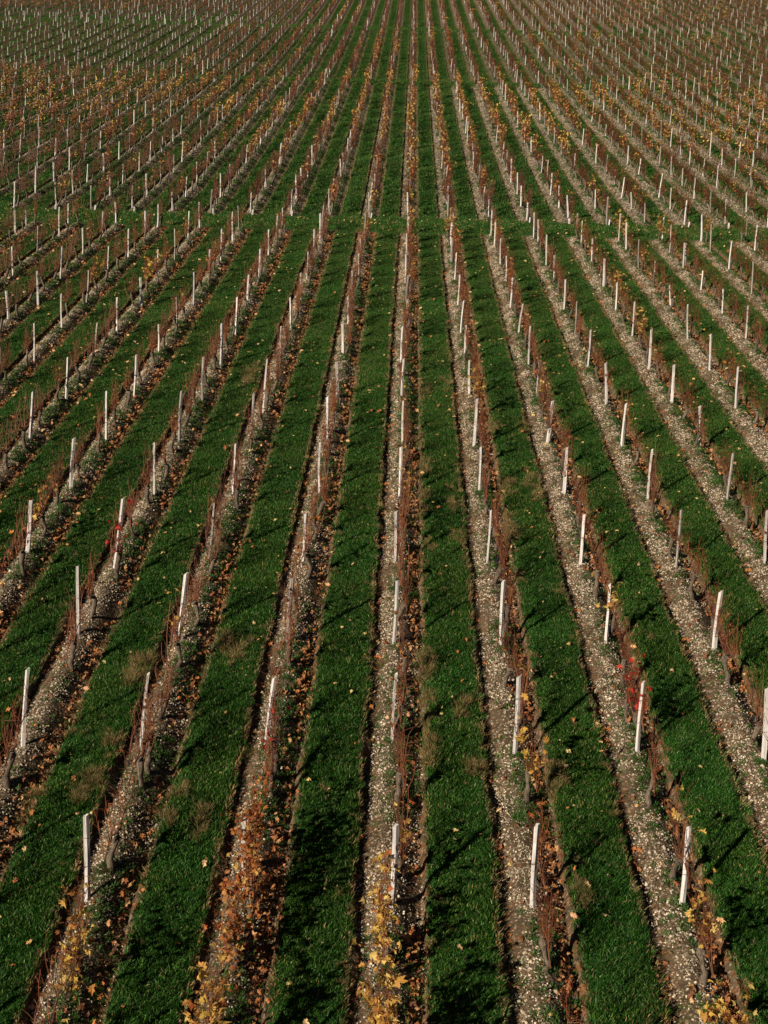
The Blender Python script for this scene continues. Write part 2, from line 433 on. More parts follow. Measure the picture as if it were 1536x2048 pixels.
def lay_rows(name, col, nvar, v0, v1, step, prob=1.0, wexp=False):
    P, Rr, S, I = [], [], [], []
    v = v0
    while v < v1:
        hw = half_width(v); k0 = int((-hw - ROW0) / PITCH) - 1; k1 = int((hw - ROW0) / PITCH) + 1
        if not (in_cross(v - .3) or in_cross(v + .3)):
            for k in range(k0, k1 + 1):
                if rng.random() > prob: continue
                P.append((ROW0 + k * PITCH, v + rng.uniform(-.03, .03), 0.0)); Rr.append(tuple((MM @ Matrix.Rotation(math.atan((hill(v + 1) - hill(v - 1)) / 2), 3, 'X')).to_euler()))
                S.append((1, 1 if rng.random() < .5 else -1, 1)); I.append(int(rng.integers(0, nvar)))
        v += step
    return scatter(name, col, Wn(P), Rr, S, I)
o = lay_rows('gravel', stp, 6, 5.5, 49.9, .9); o['label'] = 'pale limestone chips on the soil along the vine rows'; o['category'] = 'gravel'
o = lay_rows('gravel', stf, 4, 53.4, 102, .9); o['label'] = 'pale limestone chips beyond the grass crossing'; o['category'] = 'gravel'

# --- weeds on the soil
def weed_patch(seed, count):
    r = random.Random(seed); V = []; Fs = []; cols = []; mb = MB()
    for i in range(count):
        cx, cyy = r.gauss(.08, .19), r.uniform(-.45, .45); cx = max(-.38, min(.4, cx)); big = r.uniform(.5, 1.6)
        for j in range(int(16 * big)):
            a = r.uniform(0, 6.283); d = r.uniform(0, .045) * big; x = cx + math.cos(a) * d; y = cyy + math.sin(a) * d
            h = r.uniform(.015, .05) * big; w = r.uniform(.006, .014); l = r.uniform(.01, .04) * big
            z = float(profile(x)); lx, ly = math.cos(a) * l, math.sin(a) * l; ax, ay = -math.sin(a) * w / 2, math.cos(a) * w / 2
            b = len(V)
            V += [(x, y, z), (x + lx * .6 + ax, y + ly * .6 + ay, z + h * .8), (x + lx, y + ly, z + h), (x + lx * .6 - ax, y + ly * .6 - ay, z + h * .8)]
            Fs.append((b, b + 1, b + 2, b + 3)); g = r.uniform(.6, 1.4)
            cols += [(.045 * g, .120 * g, .018 * g)] * 4
    mb.add(V, Fs, (1, 1, 1)); mb.c = cols
    return mb.mesh('weed_patch', M_GRASS)
wp = protos('weed_patch', [weed_patch(i, c) for i, c in enumerate((12, 30, 50, 75, 20, 95))])
o = lay_rows('weeds', wp, 6, 53.4, 143, .9, .9); o['label'] = 'green weeds along the far vine rows'; o['category'] = 'weeds'
o = lay_rows('weeds', wp, 6, 5.5, 49.9, .9, .92); o['label'] = 'small green weeds among the stones under the vines'; o['category'] = 'weeds'

# --- leaf litter
BROWN = [(.33, .13, .05), (.42, .18, .07), (.24, .09, .035), (.50, .26, .11), (.16, .07, .035), (.55, .20, .06), (.60, .34, .16)]
def litter_patch(seed, nr, nl, nm):
    r = random.Random(seed); mb = MB()
    spots = [(r.gauss(.34, .07), 1) for _ in range(nr)] + [(r.gauss(-.38, .045), 1) for _ in range(nl)] + [(r.uniform(-.35, .35), 1) for _ in range(nm)]
    for x, _ in spots:
        x = max(-.45, min(.47, x)); y = r.uniform(-.46, .46); s = r.uniform(.04, .095)
        V, Fs = leaf_geo(s, r, .9); V = V @ rotm(r, .5).T
        V[:, 2] -= V[:, 2].min(); V += (x, y, float(profile(x)) + r.uniform(.0, .03))
        g = r.uniform(.55, 1.2); c = r.choice(BROWN); mb.add(V, Fs, tuple(q * g for q in c))
    return mb.mesh('litter_patch', M_LITTER)
lp = protos('litter_patch', [litter_patch(i, *a) for i, a in enumerate(((38, 9, 8), (22, 4, 5), (60, 6, 12), (14, 16, 7), (30, 2, 4), (48, 22, 14), (8, 3, 3), (5, 8, 3)))])
o = lay_rows('leaf_litter', lp, 8, 5.5, 49.9, .9, .95); o['label'] = 'brown and orange fallen vine leaves lying in the furrows'; o['category'] = 'leaf litter'
def loose_leaf(seed):
    r = random.Random(seed); mb = MB(); V, Fs = leaf_geo(.105, r, .8)
    V[:, 2] -= V[:, 2].min(); c = r.choice([(.62, .36, .14), (.55, .22, .07), (.66, .48, .18), (.40, .15, .05), (.70, .45, .22)])
    mb.add(V, Fs, c); return mb.mesh('loose_leaf', M_LITTER)
ll = protos('loose_leaf', [loose_leaf(i) for i in range(14)])
P, Rr, S, I = [], [], [], []
for i in range(5200):
    v = 7 + 46.5 * rng.random() ** .75; hw = half_width(v); u = rng.uniform(-hw, hw)
    d = (u - ROW0 + .9) % PITCH - .9
    dens = 0.5 + 0.5 * math.sin(u * .9 + v * .37) * math.sin(v * .21 - u * .4)
    if rng.random() > .25 + dens * .75: continue
    w = h_ground(u, v) + (.045 if abs(d) > .45 or in_cross(v) else .012)
    P.append((u, v, w)); Rr.append(tuple((ES[int(rng.integers(0, 24))].to_matrix() @ Matrix.Rotation(rng.normal(0, .3), 3, 'X')).to_euler()))
    s = rng.uniform(.35, 1.05) * (.8 + .2 * (v > 25)); S.append((s, s, s)); I.append(int(rng.integers(0, 14)))
o = scatter('scattered_leaves', ll, Wn(P), Rr, S, I); o['label'] = 'single fallen leaves strewn over the green grass strips'; o['category'] = 'fallen leaves'

# --- dry grass tufts
def dry_tuft(seed):
    r = random.Random(seed); V = []; Fs = []; cols = []; mb = MB()
    for i in range(150):
        a = r.uniform(0, 6.283); d = abs(r.gauss(0, .06)); x, y = math.cos(a) * d * .8, math.sin(a) * d * 1.8
        h = r.uniform(.06, .17); w = r.uniform(.003, .006); l = h * r.uniform(.2, .9); la = a + r.gauss(0, .6); th = r.uniform(0, 3.14)
        lx, ly = math.cos(la) * l, math.sin(la) * l; ax, ay = math.cos(th) * w / 2, math.sin(th) * w / 2; b = len(V)
        V += [(x - ax, y - ay, 0), (x + ax, y + ay, 0), (x + lx * .4 + ax, y + ly * .4 + ay, h * .65), (x + lx * .4 - ax, y + ly * .4 - ay, h * .65), (x + lx, y + ly, h)]
        Fs += [(b, b + 1, b + 2, b + 3), (b + 3, b + 2, b + 4)]
        g = r.uniform(.6, 1.3); c = (.30 * g, .185 * g, .085 * g) if r.random() < .6 else (.10 * g, .14 * g, .03 * g); cols += [c] * 5
    mb.add(V, Fs, (1, 1, 1)); mb.c = cols
    return mb.mesh('dry_tuft', M_DRY)
dt = protos('dry_tuft', [dry_tuft(i) for i in range(6)])
def unproject(x, y):
    d = fw * F + rt2 * (x - 768) - up2 * (y - 1024); t = CAM_H / -d[2]; return d[0] * t, d[1] * t
# where the photograph shows tan tussocks: (x, y, spread along the row in metres, count)
DRY = [(852, 1330, .9, 16), (848, 1420, .7, 14), (850, 1500, .5, 10), (848, 1010, .9, 12), (850, 940, .6, 7), (905, 1000, .9, 12), (860, 1090, .4, 6), (912, 1075, .4, 5),
       (990, 860, .5, 8), (1012, 975, .7, 12), (1020, 1060, .9, 14), (1045, 860, .5, 6), (1060, 960, .9, 14), (1075, 990, .5, 8), (510, 738, .7, 14), (495, 765, .8, 12),
       (270, 1345, .6, 16), (300, 1330, .5, 10), (60, 1610, .4, 12), (165, 1580, .4, 16), (190, 1560, .3, 12), (930, 1420, .3, 8), (950, 1540, .4, 9), (1110, 1560, .4, 10), (480, 1300, .5, 12), (450, 1290, .4, 6),
       (225, 1500, .4, 8), (350, 1620, .5, 12), (400, 1650, .4, 9), (760, 1320, .2, 3), (1170, 1780, .35, 8), (850, 780, .8, 6), (890, 775, .8, 6), (845, 640, 1.2, 6), (1160, 740, 1, 6), (500, 1500, .4, 5), (840, 870, .5, 5)]
P, Rr, S, I = [], [], [], []
for x, y, s_, c_ in DRY:
    u0, v0 = unproject(x, y)
    for i in range(int(c_ * .8)):
        u = u0 + rng.normal(0, .06); v = v0 + rng.uniform(-s_, s_) * .7
        P.append((u, v, h_ground(u, v))); Rr.append(tuple(ES[int(rng.integers(0, 24))])); s = rng.uniform(.5, 1.1); S.append((s, s, s)); I.append(int(rng.integers(0, 6)))
for i in range(900):
    v = 7 + 45 * rng.random(); hw = half_width(v); k = int(rng.integers(int(-hw / PITCH), int(hw / PITCH) + 1))
    u = ROW0 + k * PITCH + (rng.choice([-1, 1]) * rng.uniform(.46, .56) if rng.random() < .7 else rng.uniform(.5, 1.3))
    P.append((u, v, h_ground(u, v))); Rr.append(tuple(ES[int(rng.integers(0, 24))])); s = rng.uniform(.25, .6); S.append((s, s, s)); I.append(int(rng.integers(0, 6)))
o = scatter('dry_grass', dt, Wn(P), Rr, S, I); o['label'] = 'tan dry grass tussocks along the edges of the turf strips'; o['category'] = 'dry grass'

# ------------------------------------------------------------------ vines
LEAFC = {'yellow': [(.64, .40, .09), (.55, .32, .07), (.70, .49, .15), (.50, .26, .06), (.58, .36, .07), (.44, .19, .05)],
         'orange': [(.42, .15, .04), (.34, .10, .03), (.48, .23, .07), (.28, .08, .025), (.38, .11, .03), (.48, .29, .08)],
         'dry': [(.24, .09, .035), (.18, .06, .022), (.32, .15, .055), (.13, .045, .02), (.26, .10, .03)],
         'red': [(.50, .03, .025), (.42, .02, .02), (.58, .05, .03), (.30, .02, .02)]}
def vine_parts(seed, lod=0):
    """trunk and canes of one plant; the canes follow the slope along y. returns meshes and leaf anchors"""
    r = random.Random(seed); tb, cb, anchors = MB(), MB(), []
    hx, hy, hz = r.gauss(0, .07), r.gauss(0, .13), r.uniform(.28, .44)
    if lod == 0:
        pts = []; K = 8
        for i in range(K):
            t = i / (K - 1); pts.append((hx * t + r.gauss(0, .016) + .045 * math.sin(t * 4 + seed * 1.7), hy * t + math.sin(t * 3.6 + seed) * .07, -.12 + (hz + .12) * t))
        rad = [.038 * (1.25 - .45 * t + .22 * math.sin(seed + t * 9)) for t in np.linspace(0, 1, K)]
        rad[-1] = .05; rad[-2] = .047
        tube(tb, pts, rad, 8, (1, 1, 1), True, .22, r)
        hx, hy = pts[-1][0], pts[-1][1]
        for s in (-1, 1):
            a = [(hx, hy, hz - .02)]; ln = r.uniform(.08, .2)
            for i in range(1, 4): a.append((hx + r.gauss(0, .012), hy + s * ln * i / 3, hz + .05 * i / 3 + TAN * s * ln * i / 3))
            tube(tb, a, [.034, .03, .022, .016], 6, (1, 1, 1), True, .25, r)
    else:
        tube(tb, [(0, 0, -.1), (hx * .5 + .02, hy * .5, hz * .5), (hx, hy, hz)], [.042, .036, .042], 4, (.12, .095, .075))
    # arched fruiting canes
    starts = []
    for s in (-1, 1):
        ln = r.uniform(.4, .75) if lod == 0 else r.uniform(.6, .85); a = []
        for i in range(6):
            t = i / 5; a.append((hx + r.gauss(0, .01), hy + s * ln * t, hz + .04 + .14 * math.sin(t * 2.6) - .05 * t + TAN * s * ln * t))
        tube(cb, a, np.linspace(.0095, .006, 6), 4 if lod == 0 else 3, (.11, .06, .035))
        starts += a[1:]
    starts += [(hx, hy, hz)] * 5
    for i in range(r.choice((16, 24, 32, 38)) if lod == 0 else 26):
        p0 = np.array(r.choice(starts)); top = r.uniform(.55, 1.15) * (1 if r.random() < .75 else 1.15)
        ln = max(.2, top - (p0[2] - TAN * p0[1])); dx, dy = r.gauss(0, .075), r.gauss(0, .10); bx = r.gauss(0, .04)
        K = 6 if lod == 0 else 4; a = []
        for j in range(K):
            t = j / (K - 1); a.append(p0 + np.array((dx * t + bx * math.sin(t * 3.1) + r.gauss(0, .006), dy * t + r.gauss(0, .008), ln * t - (.08 * t ** 3 if r.random() < .3 else 0))))
        g = r.uniform(.6, 1.3); c = r.choice([(.145, .042, .018), (.105, .032, .015), (.17, .065, .026), (.06, .028, .017)]); c = tuple(q * g for q in c)
        w0 = .0054 if lod == 0 else .009
        tube(cb, a, np.linspace(w0, w0 * .5, K), 3, c, False)
        anchors += [tuple(q) for q in a[1:]]
        for m in range(3 if lod == 0 else 1):
            q = a[r.randrange(1, K)]; e = q + np.array((r.gauss(0, .08), r.gauss(0, .08), r.uniform(-.02, .12)))
            tube(cb, [q, (q + e) / 2 + np.array((0, 0, .01)), e], np.linspace(w0 * .5, w0 * .3, 3), 3, c, False); anchors.append(tuple(e))
    return tb, cb, anchors
def leaf_cloud(seed, anchors, kind, count, size):
    r = random.Random(seed); mb = MB()
    for i in range(count):
        p = np.array(r.choice(anchors)) + np.array([r.gauss(0, .035) for _ in range(3)])
        V, Fs = leaf_geo(size * r.uniform(.6, 1.15), r, .7); V = V @ rotm(r, .9).T + p
        kk = kind if r.random() < .85 else r.choice(['dry', 'orange', 'yellow']); g = r.uniform(.65, 1.15)
        mb.add(V, Fs, tuple(q * g for q in r.choice(LEAFC[kk])))
    return mb
NV = 9
VP = [vine_parts(100 + i) for i in range(NV)]
trunk_me = [t.mesh('trunk', M_BARK, True) for t, c, a in VP]
canes_me = [c.mesh('canes', M_CANE) for t, c, a in VP]
KINDS = [('yellow', 75, .095), ('yellow', 28, .09), ('orange', 75, .085), ('orange', 26, .08), ('dry', 46, .06), ('dry', 20, .06), ('red', 22, .09)]
cloud_me = {}
def cloud(i, ki):
    if (i, ki) not in cloud_me:
        kd, c, s = KINDS[ki]; cloud_me[(i, ki)] = leaf_cloud(i * 31 + ki, VP[i][2], kd, c, s).mesh('leaves', M_LEAF)
    return cloud_me[(i, ki)]
# leaf singles
leaf_me = {}
for kd, cols in LEAFC.items():
    for ci, c in enumerate(cols):
        for s in range(3):
            r = random.Random(hash((kd, ci, s)) & 0xffff if False else (len(kd) * 97 + ci * 13 + s)); mb = MB(); V, Fs = leaf_geo(1.0, r, .7); mb.add(V, Fs, c)
            leaf_me.setdefault(kd, []).append(mb.mesh('leaf', M_LEAF))
# grape bunch
mb = MB(); rr = random.Random(3)
ico = [(math.cos(a) * s_, math.sin(a) * s_, z) for z, s_ in ((-.5, .8), (.5, .8)) for a in np.arange(0, 6.2, 1.2566)] + [(0, 0, 1), (0, 0, -1)]
icf = [(i, (i + 1) % 5, 5 + (i + 1) % 5, 5 + i) for i in range(5)] + [(5 + i, 5 + (i + 1) % 5, 10) for i in range(5)] + [((i + 1) % 5, i, 11) for i in range(5)]
for i in range(22):
    z = -.09 * rr.random(); q = .03 * (1 + z / .12); p = np.array((rr.gauss(0, q * .6), rr.gauss(0, q * .6), z))
    mb.add(np.array(ico) * .0085 + p, icf, (.012, .014, .03))
grape_me = mb.mesh('grape_bunch', M_GRAPE, True)

# --- lattice of plants and stakes, stakes measured from the photograph where they can be seen
MEAS = [(-9, -0.354, 48.41, 1.0, -0.015), (-9, -0.15, 49.4, 0.67, -0.032), (-8, -0.372, 50.24, 0.9, -0.039), (-8, -0.087, 44.73, 1.0, 0.003), (-8, -0.034, 47.56, 1.14, 0.0), (-8, 0.217, 40.73, 1.15, -0.071), (-7, -0.079, 47.69, 1.02, 0.02), (-7, -0.031, 35.37, 0.88, -0.069), (-7, -0.001, 44.37, 1.0, -0.02), (-7, 0.142, 40.71, 1.14, 0.033), (-7, 0.286, 37.43, 1.16, -0.027), (-6, 0.013, 40.83, 1.14, 0.03), (-6, 0.018, 44.09, 1.07, 0.014), (-6, 0.041, 47.18, 1.17, -0.028), (-6, 0.087, 34.57, 1.06, -0.019), (-6, 0.103, 37.6, 1.08, 0.046), (-6, 0.18, 31.44, 1.08, -0.032), (-5, -0.173, 41.98, 0.87, -0.041), (-5, -0.076, 32.24, 0.87, 0.055), (-5, 0.005, 47.22, 1.21, -0.013), (-5, 0.059, 34.43, 1.03, 0.008), (-5, 0.091, 43.82, 1.21, -0.032), (-5, 0.1, 25.43, 1.17, 0.017), (-5, 0.147, 37.49, 0.94, -0.023), (-5, 0.15, 28.41, 1.1, -0.007), (-4, -0.071, 49.8, 0.99, -0.074), (-4, -0.027, 32.42, 0.82, -0.021), (-4, -0.024, 19.66, 1.03, 0.071), (-4, -0.002, 47.36, 1.19, -0.037), (-4, 0.017, 22.69, 1.1, 0.034), (-4, 0.034, 34.93, 0.96, -0.041), (-4, 0.044, 43.95, 1.19, -0.016), (-4, 0.066, 40.96, 1.09, 0.005), (-4, 0.074, 37.74, 1.06, -0.021), (-4, 0.08, 25.54, 1.18, -0.001), (-4, 0.101, 28.56, 1.12, 0.013), (-3, -0.065, 16.76, 1.19, -0.01), (-3, -0.063, 44.99, 1.03, 0.005), (-3, -0.044, 13.64, 1.16, 0.045), (-3, -0.007, 19.17, 1.33, 0.142), (-3, 0.036, 37.99, 0.95, 0.037), (-3, 0.046, 25.59, 1.2, 0.016), (-3, 0.053, 22.55, 1.11, -0.006), (-3, 0.061, 40.95, 1.16, 0.017), (-3, 0.103, 28.56, 1.13, -0.019), (-3, 0.133, 31.49, 1.2, 0.007), (-3, 0.143, 34.58, 1.16, -0.005), (-2, -0.137, 10.67, 1.12, -0.035), (-2, -0.132, 13.69, 1.15, 0.098), (-2, -0.084, 16.67, 1.17, 0.062), (-2, -0.07, 19.71, 1.08, 0.061), (-2, -0.068, 44.96, 1.08, -0.0), (-2, -0.043, 49.47, 1.16, -0.0), (-2, -0.04, 22.72, 1.09, 0.01), (-2, -0.036, 41.58, 0.97, 0.002), (-2, -0.027, 47.82, 1.14, -0.021), (-2, -0.013, 25.76, 1.14, -0.012), (-2, -0.004, 27.7, 1.37, 0.084), (-2, 0.022, 35.13, 1.01, -0.083), (-2, 0.031, 37.99, 1.07, -0.004), (-1, -0.08, 13.84, 1.04, 0.077), (-1, -0.042, 16.7, 1.12, 0.016), (-1, -0.033, 32.79, 0.87, -0.019), (-1, -0.032, 35.86, 0.89, -0.019), (-1, -0.006, 25.74, 1.12, -0.018), (0, -0.044, 16.78, 1.1, 0.022), (0, -0.027, 14.06, 1.03, 0.028), (0, -0.021, 22.84, 1.07, -0.007), (0, 0.035, 10.71, 1.04, 0.006), (1, -0.058, 25.87, 1.14, 0.042), (1, -0.051, 19.89, 1.03, 0.012), (1, -0.029, 23.23, 0.99, -0.042), (1, -0.025, 35.24, 1.02, 0.031), (1, -0.023, 29.62, 0.9, -0.016), (1, -0.01, 38.51, 1.03, 0.003), (1, -0.007, 10.8, 1.06, -0.043), (1, -0.003, 32.95, 0.9, 0.017), (1, 0.003, 41.91, 1.02, -0.02), (1, 0.005, 13.86, 1.14, -0.014), (1, 0.012, 16.86, 1.11, -0.047), (2, -0.048, 19.95, 0.97, 0.049), (2, -0.043, 26.21, 1.03, 0.092), (2, -0.011, 35.42, 0.93, 0.111), (2, 0.018, 23.26, 1.01, 0.022), (2, 0.032, 32.32, 1.09, 0.016), (2, 0.037, 17.08, 1.02, 0.001), (2, 0.041, 14.02, 1.04, 0.031), (2, 0.053, 29.78, 0.91, 0.007), (2, 0.056, 10.94, 1.0, 0.021), (2, 0.095, 42.13, 0.91, -0.037), (3, -0.037, 32.25, 1.07, 0.036), (3, -0.022, 26.13, 1.04, 0.019), (3, -0.018, 49.46, 1.09, -0.036), (3, 0.002, 44.65, 1.19, -0.005), (3, 0.003, 35.49, 1.05, -0.011), (3, 0.027, 23.07, 1.09, 0.06), (3, 0.029, 29.13, 1.08, -0.056), (3, 0.033, 19.95, 1.11, 0.008), (3, 0.076, 16.96, 1.01, 0.036), (3, 0.081, 13.91, 1.1, -0.017), (3, 0.089, 42.4, 0.93, -0.022), (3, 0.091, 48.61, 0.99, -0.031), (4, -0.054, 32.28, 1.13, 0.033), (4, -0.049, 38.45, 0.94, -0.004), (4, -0.003, 41.65, 1.01, -0.003), (4, 0.005, 20.2, 1.05, -0.013), (4, 0.013, 35.51, 1.07, 0.016), (4, 0.014, 23.18, 1.03, 0.037), (4, 0.014, 29.34, 1.02, 0.017), (4, 0.071, 49.91, 1.02, -0.013), (4, 0.078, 48.37, 1.05, -0.029), (4, 0.12, 26.38, 0.98, -0.063), (4, 0.137, 45.71, 0.92, -0.012), (5, -0.082, 29.18, 1.08, -0.037), (5, -0.078, 32.31, 1.04, -0.046), (5, -0.078, 35.36, 1.08, -0.037), (5, 0.002, 49.44, 1.15, -0.004), (5, 0.029, 47.85, 1.12, -0.016), (5, 0.215, 39.43, 0.77, -0.065), (5, 0.237, 42.61, 0.86, -0.015), (6, -0.045, 38.4, 0.84, -0.021), (6, -0.036, 41.63, 0.7, 0.018), (6, 0.028, 35.6, 1.02, -0.006), (6, 0.181, 49.99, 1.02, -0.02), (6, 0.361, 46.17, 0.87, -0.025), (7, -0.057, 41.4, 1.13, -0.04), (7, -0.056, 47.92, 1.14, -0.023), (7, -0.025, 44.85, 1.1, 0.005), (7, 0.007, 49.91, 1.1, -0.041), (8, 0.141, 48.45, 1.07, 0.002), (8, 0.166, 50.16, 1.02, 0.039)]
STEP = 3.05
def post_lattice(v):            # nominal stake rows across the slope
    return v
def snoise(u, v, s, z=0.0): return mnoise.noise((u * s, v * s, z))
def leaf_kind(k, v, r):
    """index into KINDS for the plant at row k, distance v (None: nearly bare)"""
    u = ROW0 + k * PITCH
    q = snoise(u * .5, v * .5, .35, 4.2) + .6 * snoise(u, v, .9, 9.0)
    if v < 52:
        if k == 0 and 24 < v: return r.choice([3, 3, 1, 5, 2] if v > 36 else [5, 3, 5, 4])
        if k == 1 and v > 43: return r.choice([0, 2, 3])
        if q > .42: return r.choice([1, 3, 0])
        if q > .15: return r.choice([3, 5, 4])
        return r.choice([5, 4, 5])
    band = math.exp(-((v - 86) / 15) ** 2) * .75 + math.exp(-(u / 6) ** 2) * (.3 if v < 100 else .1)
    if -50 < u < -21.5 and 104 < v < 152: return 5
    q += band
    if q > .75: return r.choice([0, 0, 2, 1])
    if q > .35: return r.choice([1, 3, 2, 1])
    if q > .0: return r.choice([3, 5, 4])
    return r.choice([4, 5, 5])
# plants that the photograph singles out: (row, v) -> (kind, leaves)
NEARLEAF = [(0, 8.2, 'yellow', 150), (0, 9.6, 'yellow', 130), (0, 11.1, 'yellow', 16), (-1, 8.2, 'yellow', 130), (-1, 9.6, 'orange', 200), (-1, 10.6, 'orange', 220),
            (-2, 9.7, 'yellow', 95), (-2, 8.2, 'dry', 12), (2, 10.1, 'yellow', 36), (2, 8.6, 'yellow', 170), (2, 11.7, 'yellow', 8), (1, 12.9, 'yellow', 34), (2, 14.7, 'red', 16),
            (2, 15.8, 'dry', 14), (-1, 13.1, 'red', 5), (-3, 19.0, 'red', 14), (-2, 16.2, 'yellow', 9), (-4, 20.6, 'yellow', 34), (0, 21.4, 'yellow', 22), (0, 19.9, 'dry', 14),
            (2, 17.6, 'yellow', 30), (3, 16.2, 'dry', 14), (-3, 16.2, 'dry', 16), (-2, 13.2, 'dry', 10), (-1, 17.7, 'dry', 22), (-1, 16.2, 'dry', 30), (-1, 19.2, 'orange', 24)]
MIDLEAF = [(4, 39.3, 0), (-6, 38.6, 0), (2, 40.3, 2), (2, 38.8, 3), (6, 48.6, 2), (6, 50, 0), (7, 49.6, 1), (5, 44, 1), (4, 45.2, 3), (-7, 47, 3), (-5, 46.2, 1), (-8, 44, 3), (7, 45, 3), (1, 49, 0), (1, 47.4, 2), (0, 46, 2), (0, 48, 2), (0, 49.6, 0), (-4, 36.5, 6)]

ORD = ['first', 'second', 'third', 'fourth', 'fifth', 'sixth', 'seventh', 'eighth', 'ninth', 'tenth', 'eleventh', 'twelfth', 'thirteenth', 'fourteenth', 'fifteenth', 'sixteenth',
       'seventeenth', 'eighteenth', 'nineteenth', 'twentieth'] + ['twenty-' + x for x in ['first', 'second', 'third', 'fourth', 'fifth', 'sixth', 'seventh', 'eighth', 'ninth']] + ['thirtieth'] + ['thirty-' + x for x in ['first', 'second', 'third', 'fourth', 'fifth', 'sixth', 'seventh', 'eighth', 'ninth']] + ['fortieth']
def row_name(k):
    if k == 0: return 'the middle row'
    return f"{ORD[abs(k) - 1]} row {'left' if k < 0 else 'right'} of middle"

def visible(u, v, h):
    a = project(u, v, h_ground(u, v)); hz = h * n
    b = project(u + hz[0], v + hz[1], hz[2])
    for x, y in (a, b, ((a[0] + b[0]) / 2, (a[1] + b[1]) / 2)):
        if 4 < x < 1532 and 4 < y < 2044: return True
    return False

posts = []                       # k, du, v, h, lean, measured
rp = random.Random(11)
meas_by = {}
for k, dx, v, h, l in MEAS: meas_by.setdefault(k, []).append(v); posts.append([k, dx, v, h, l])
def nominal(k):
    vs = [7.65 + STEP * j for j in range(8)]; v = vs[-1]
    while v + 3.2 < 49.0: v += 3.12; vs.append(v)
    return vs
for k in range(-19, 20):
    for v in nominal(k) + [49.6]:
        if abs(ROW0 + k * PITCH) > half_width(v) + 2: continue
        vis = visible(ROW0 + k * PITCH, v, 1.06)
        if all(abs(v - m) > 1.35 for m in meas_by.get(k, [])) :
            posts.append([k, rp.gauss(0, .04), v + rp.gauss(0, .12), rp.gauss(1.0, .06), rp.gauss(0, .02)])
far_posts = []
v0 = 54.6
for k in range(-48, 48):
    u = ROW0 + k * PITCH
    for a, b in ((53.2, 102.2), (104.8, 143.7), (147.6, 222)):
        v = a
        while v < b:
            if -half_width(v) - 2 < u < .33 * v + 8 and (abs(u) < 45 or v > 100 or True):
                young = -50 < u < -21.5 and 104 < v < 152
                far_posts.append([k, rp.gauss(0, .05), v + rp.gauss(0, .15), rp.gauss(1.0, .12) if not young else rp.gauss(.65, .15), rp.gauss(0, .04)])
                if young:
                    far_posts.append([k, rp.gauss(0, .05), v + 1.5, rp.gauss(.5, .1), 0])
            if rp.random() < .14 and v > 58 and far_posts: far_posts.pop()
            v += 3.1 if v < 130 else 3.3
        far_posts.append([k, .03, b - .3, 1.1, 0.02]) if abs(u) < half_width(b) else None

# stake meshes (unit metre above ground at z=0 base, extends into the soil)
def stake_mesh(seed, mat, h=1.06):
    r = random.Random(seed); mb = MB(); K = 9; s = r.choice((4, 5, 5)); w = r.uniform(.030, .044); dpt = w * r.uniform(.65, .95)
    a0 = r.uniform(0, 3.14); V = []
    lean = 0
    for i in range(K):
        z = -.2 + (h + .2) * i / (K - 1); t = i / (K - 1)
        bx = .012 * math.sin(seed + t * 4.0); by = .010 * math.cos(seed * 2 + t * 3.1); sc = 1.08 - .14 * t
        for j in range(s):
            th = a0 + 6.283 * j / s + .15 * t
            q = 1 + .10 * math.sin(seed * 3 + j * 2.3 + t * 5)
            V.append((bx + math.cos(th) * w * sc * q, by + math.sin(th) * dpt * sc * q, z + (r.uniform(-.012, .02) + .02 * math.cos(th) if i == K - 1 else 0)))
    Fs = [(i * s + j, i * s + (j + 1) % s, (i + 1) * s + (j + 1) % s, (i + 1) * s + j) for i in range(K - 1) for j in range(s)] + [tuple((K - 1) * s + j for j in range(s))]
    mb.add(V, Fs, (1, 1, 1)); return mb.mesh('stake', mat)
stake_p = [stake_mesh(i, M_POST) for i in range(9)]; stake_g = [stake_mesh(40 + i, M_POSTG) for i in range(4)]
def tie_mesh():
    mb = MB(); a = [(math.cos(t) * .05, math.sin(t) * .045, .012 * math.sin(t) + t * .002) for t in np.linspace(0, 6.6, 15)] + [(.07, .03, .02), (.09, .035, .01)]
    tube(mb, a, .0028, 4, (1, 1, 1)); return mb.mesh('wire_tie', M_WIRE)
tie_me = tie_mesh()

YROT = math.atan2(-(M @ np.array([0, 1, 0]))[0], (M @ np.array([0, 1, 0]))[1])
def place(o, u, v, sink=0.0):
    o.location = W(u, v, h_ground(u, v) - sink)

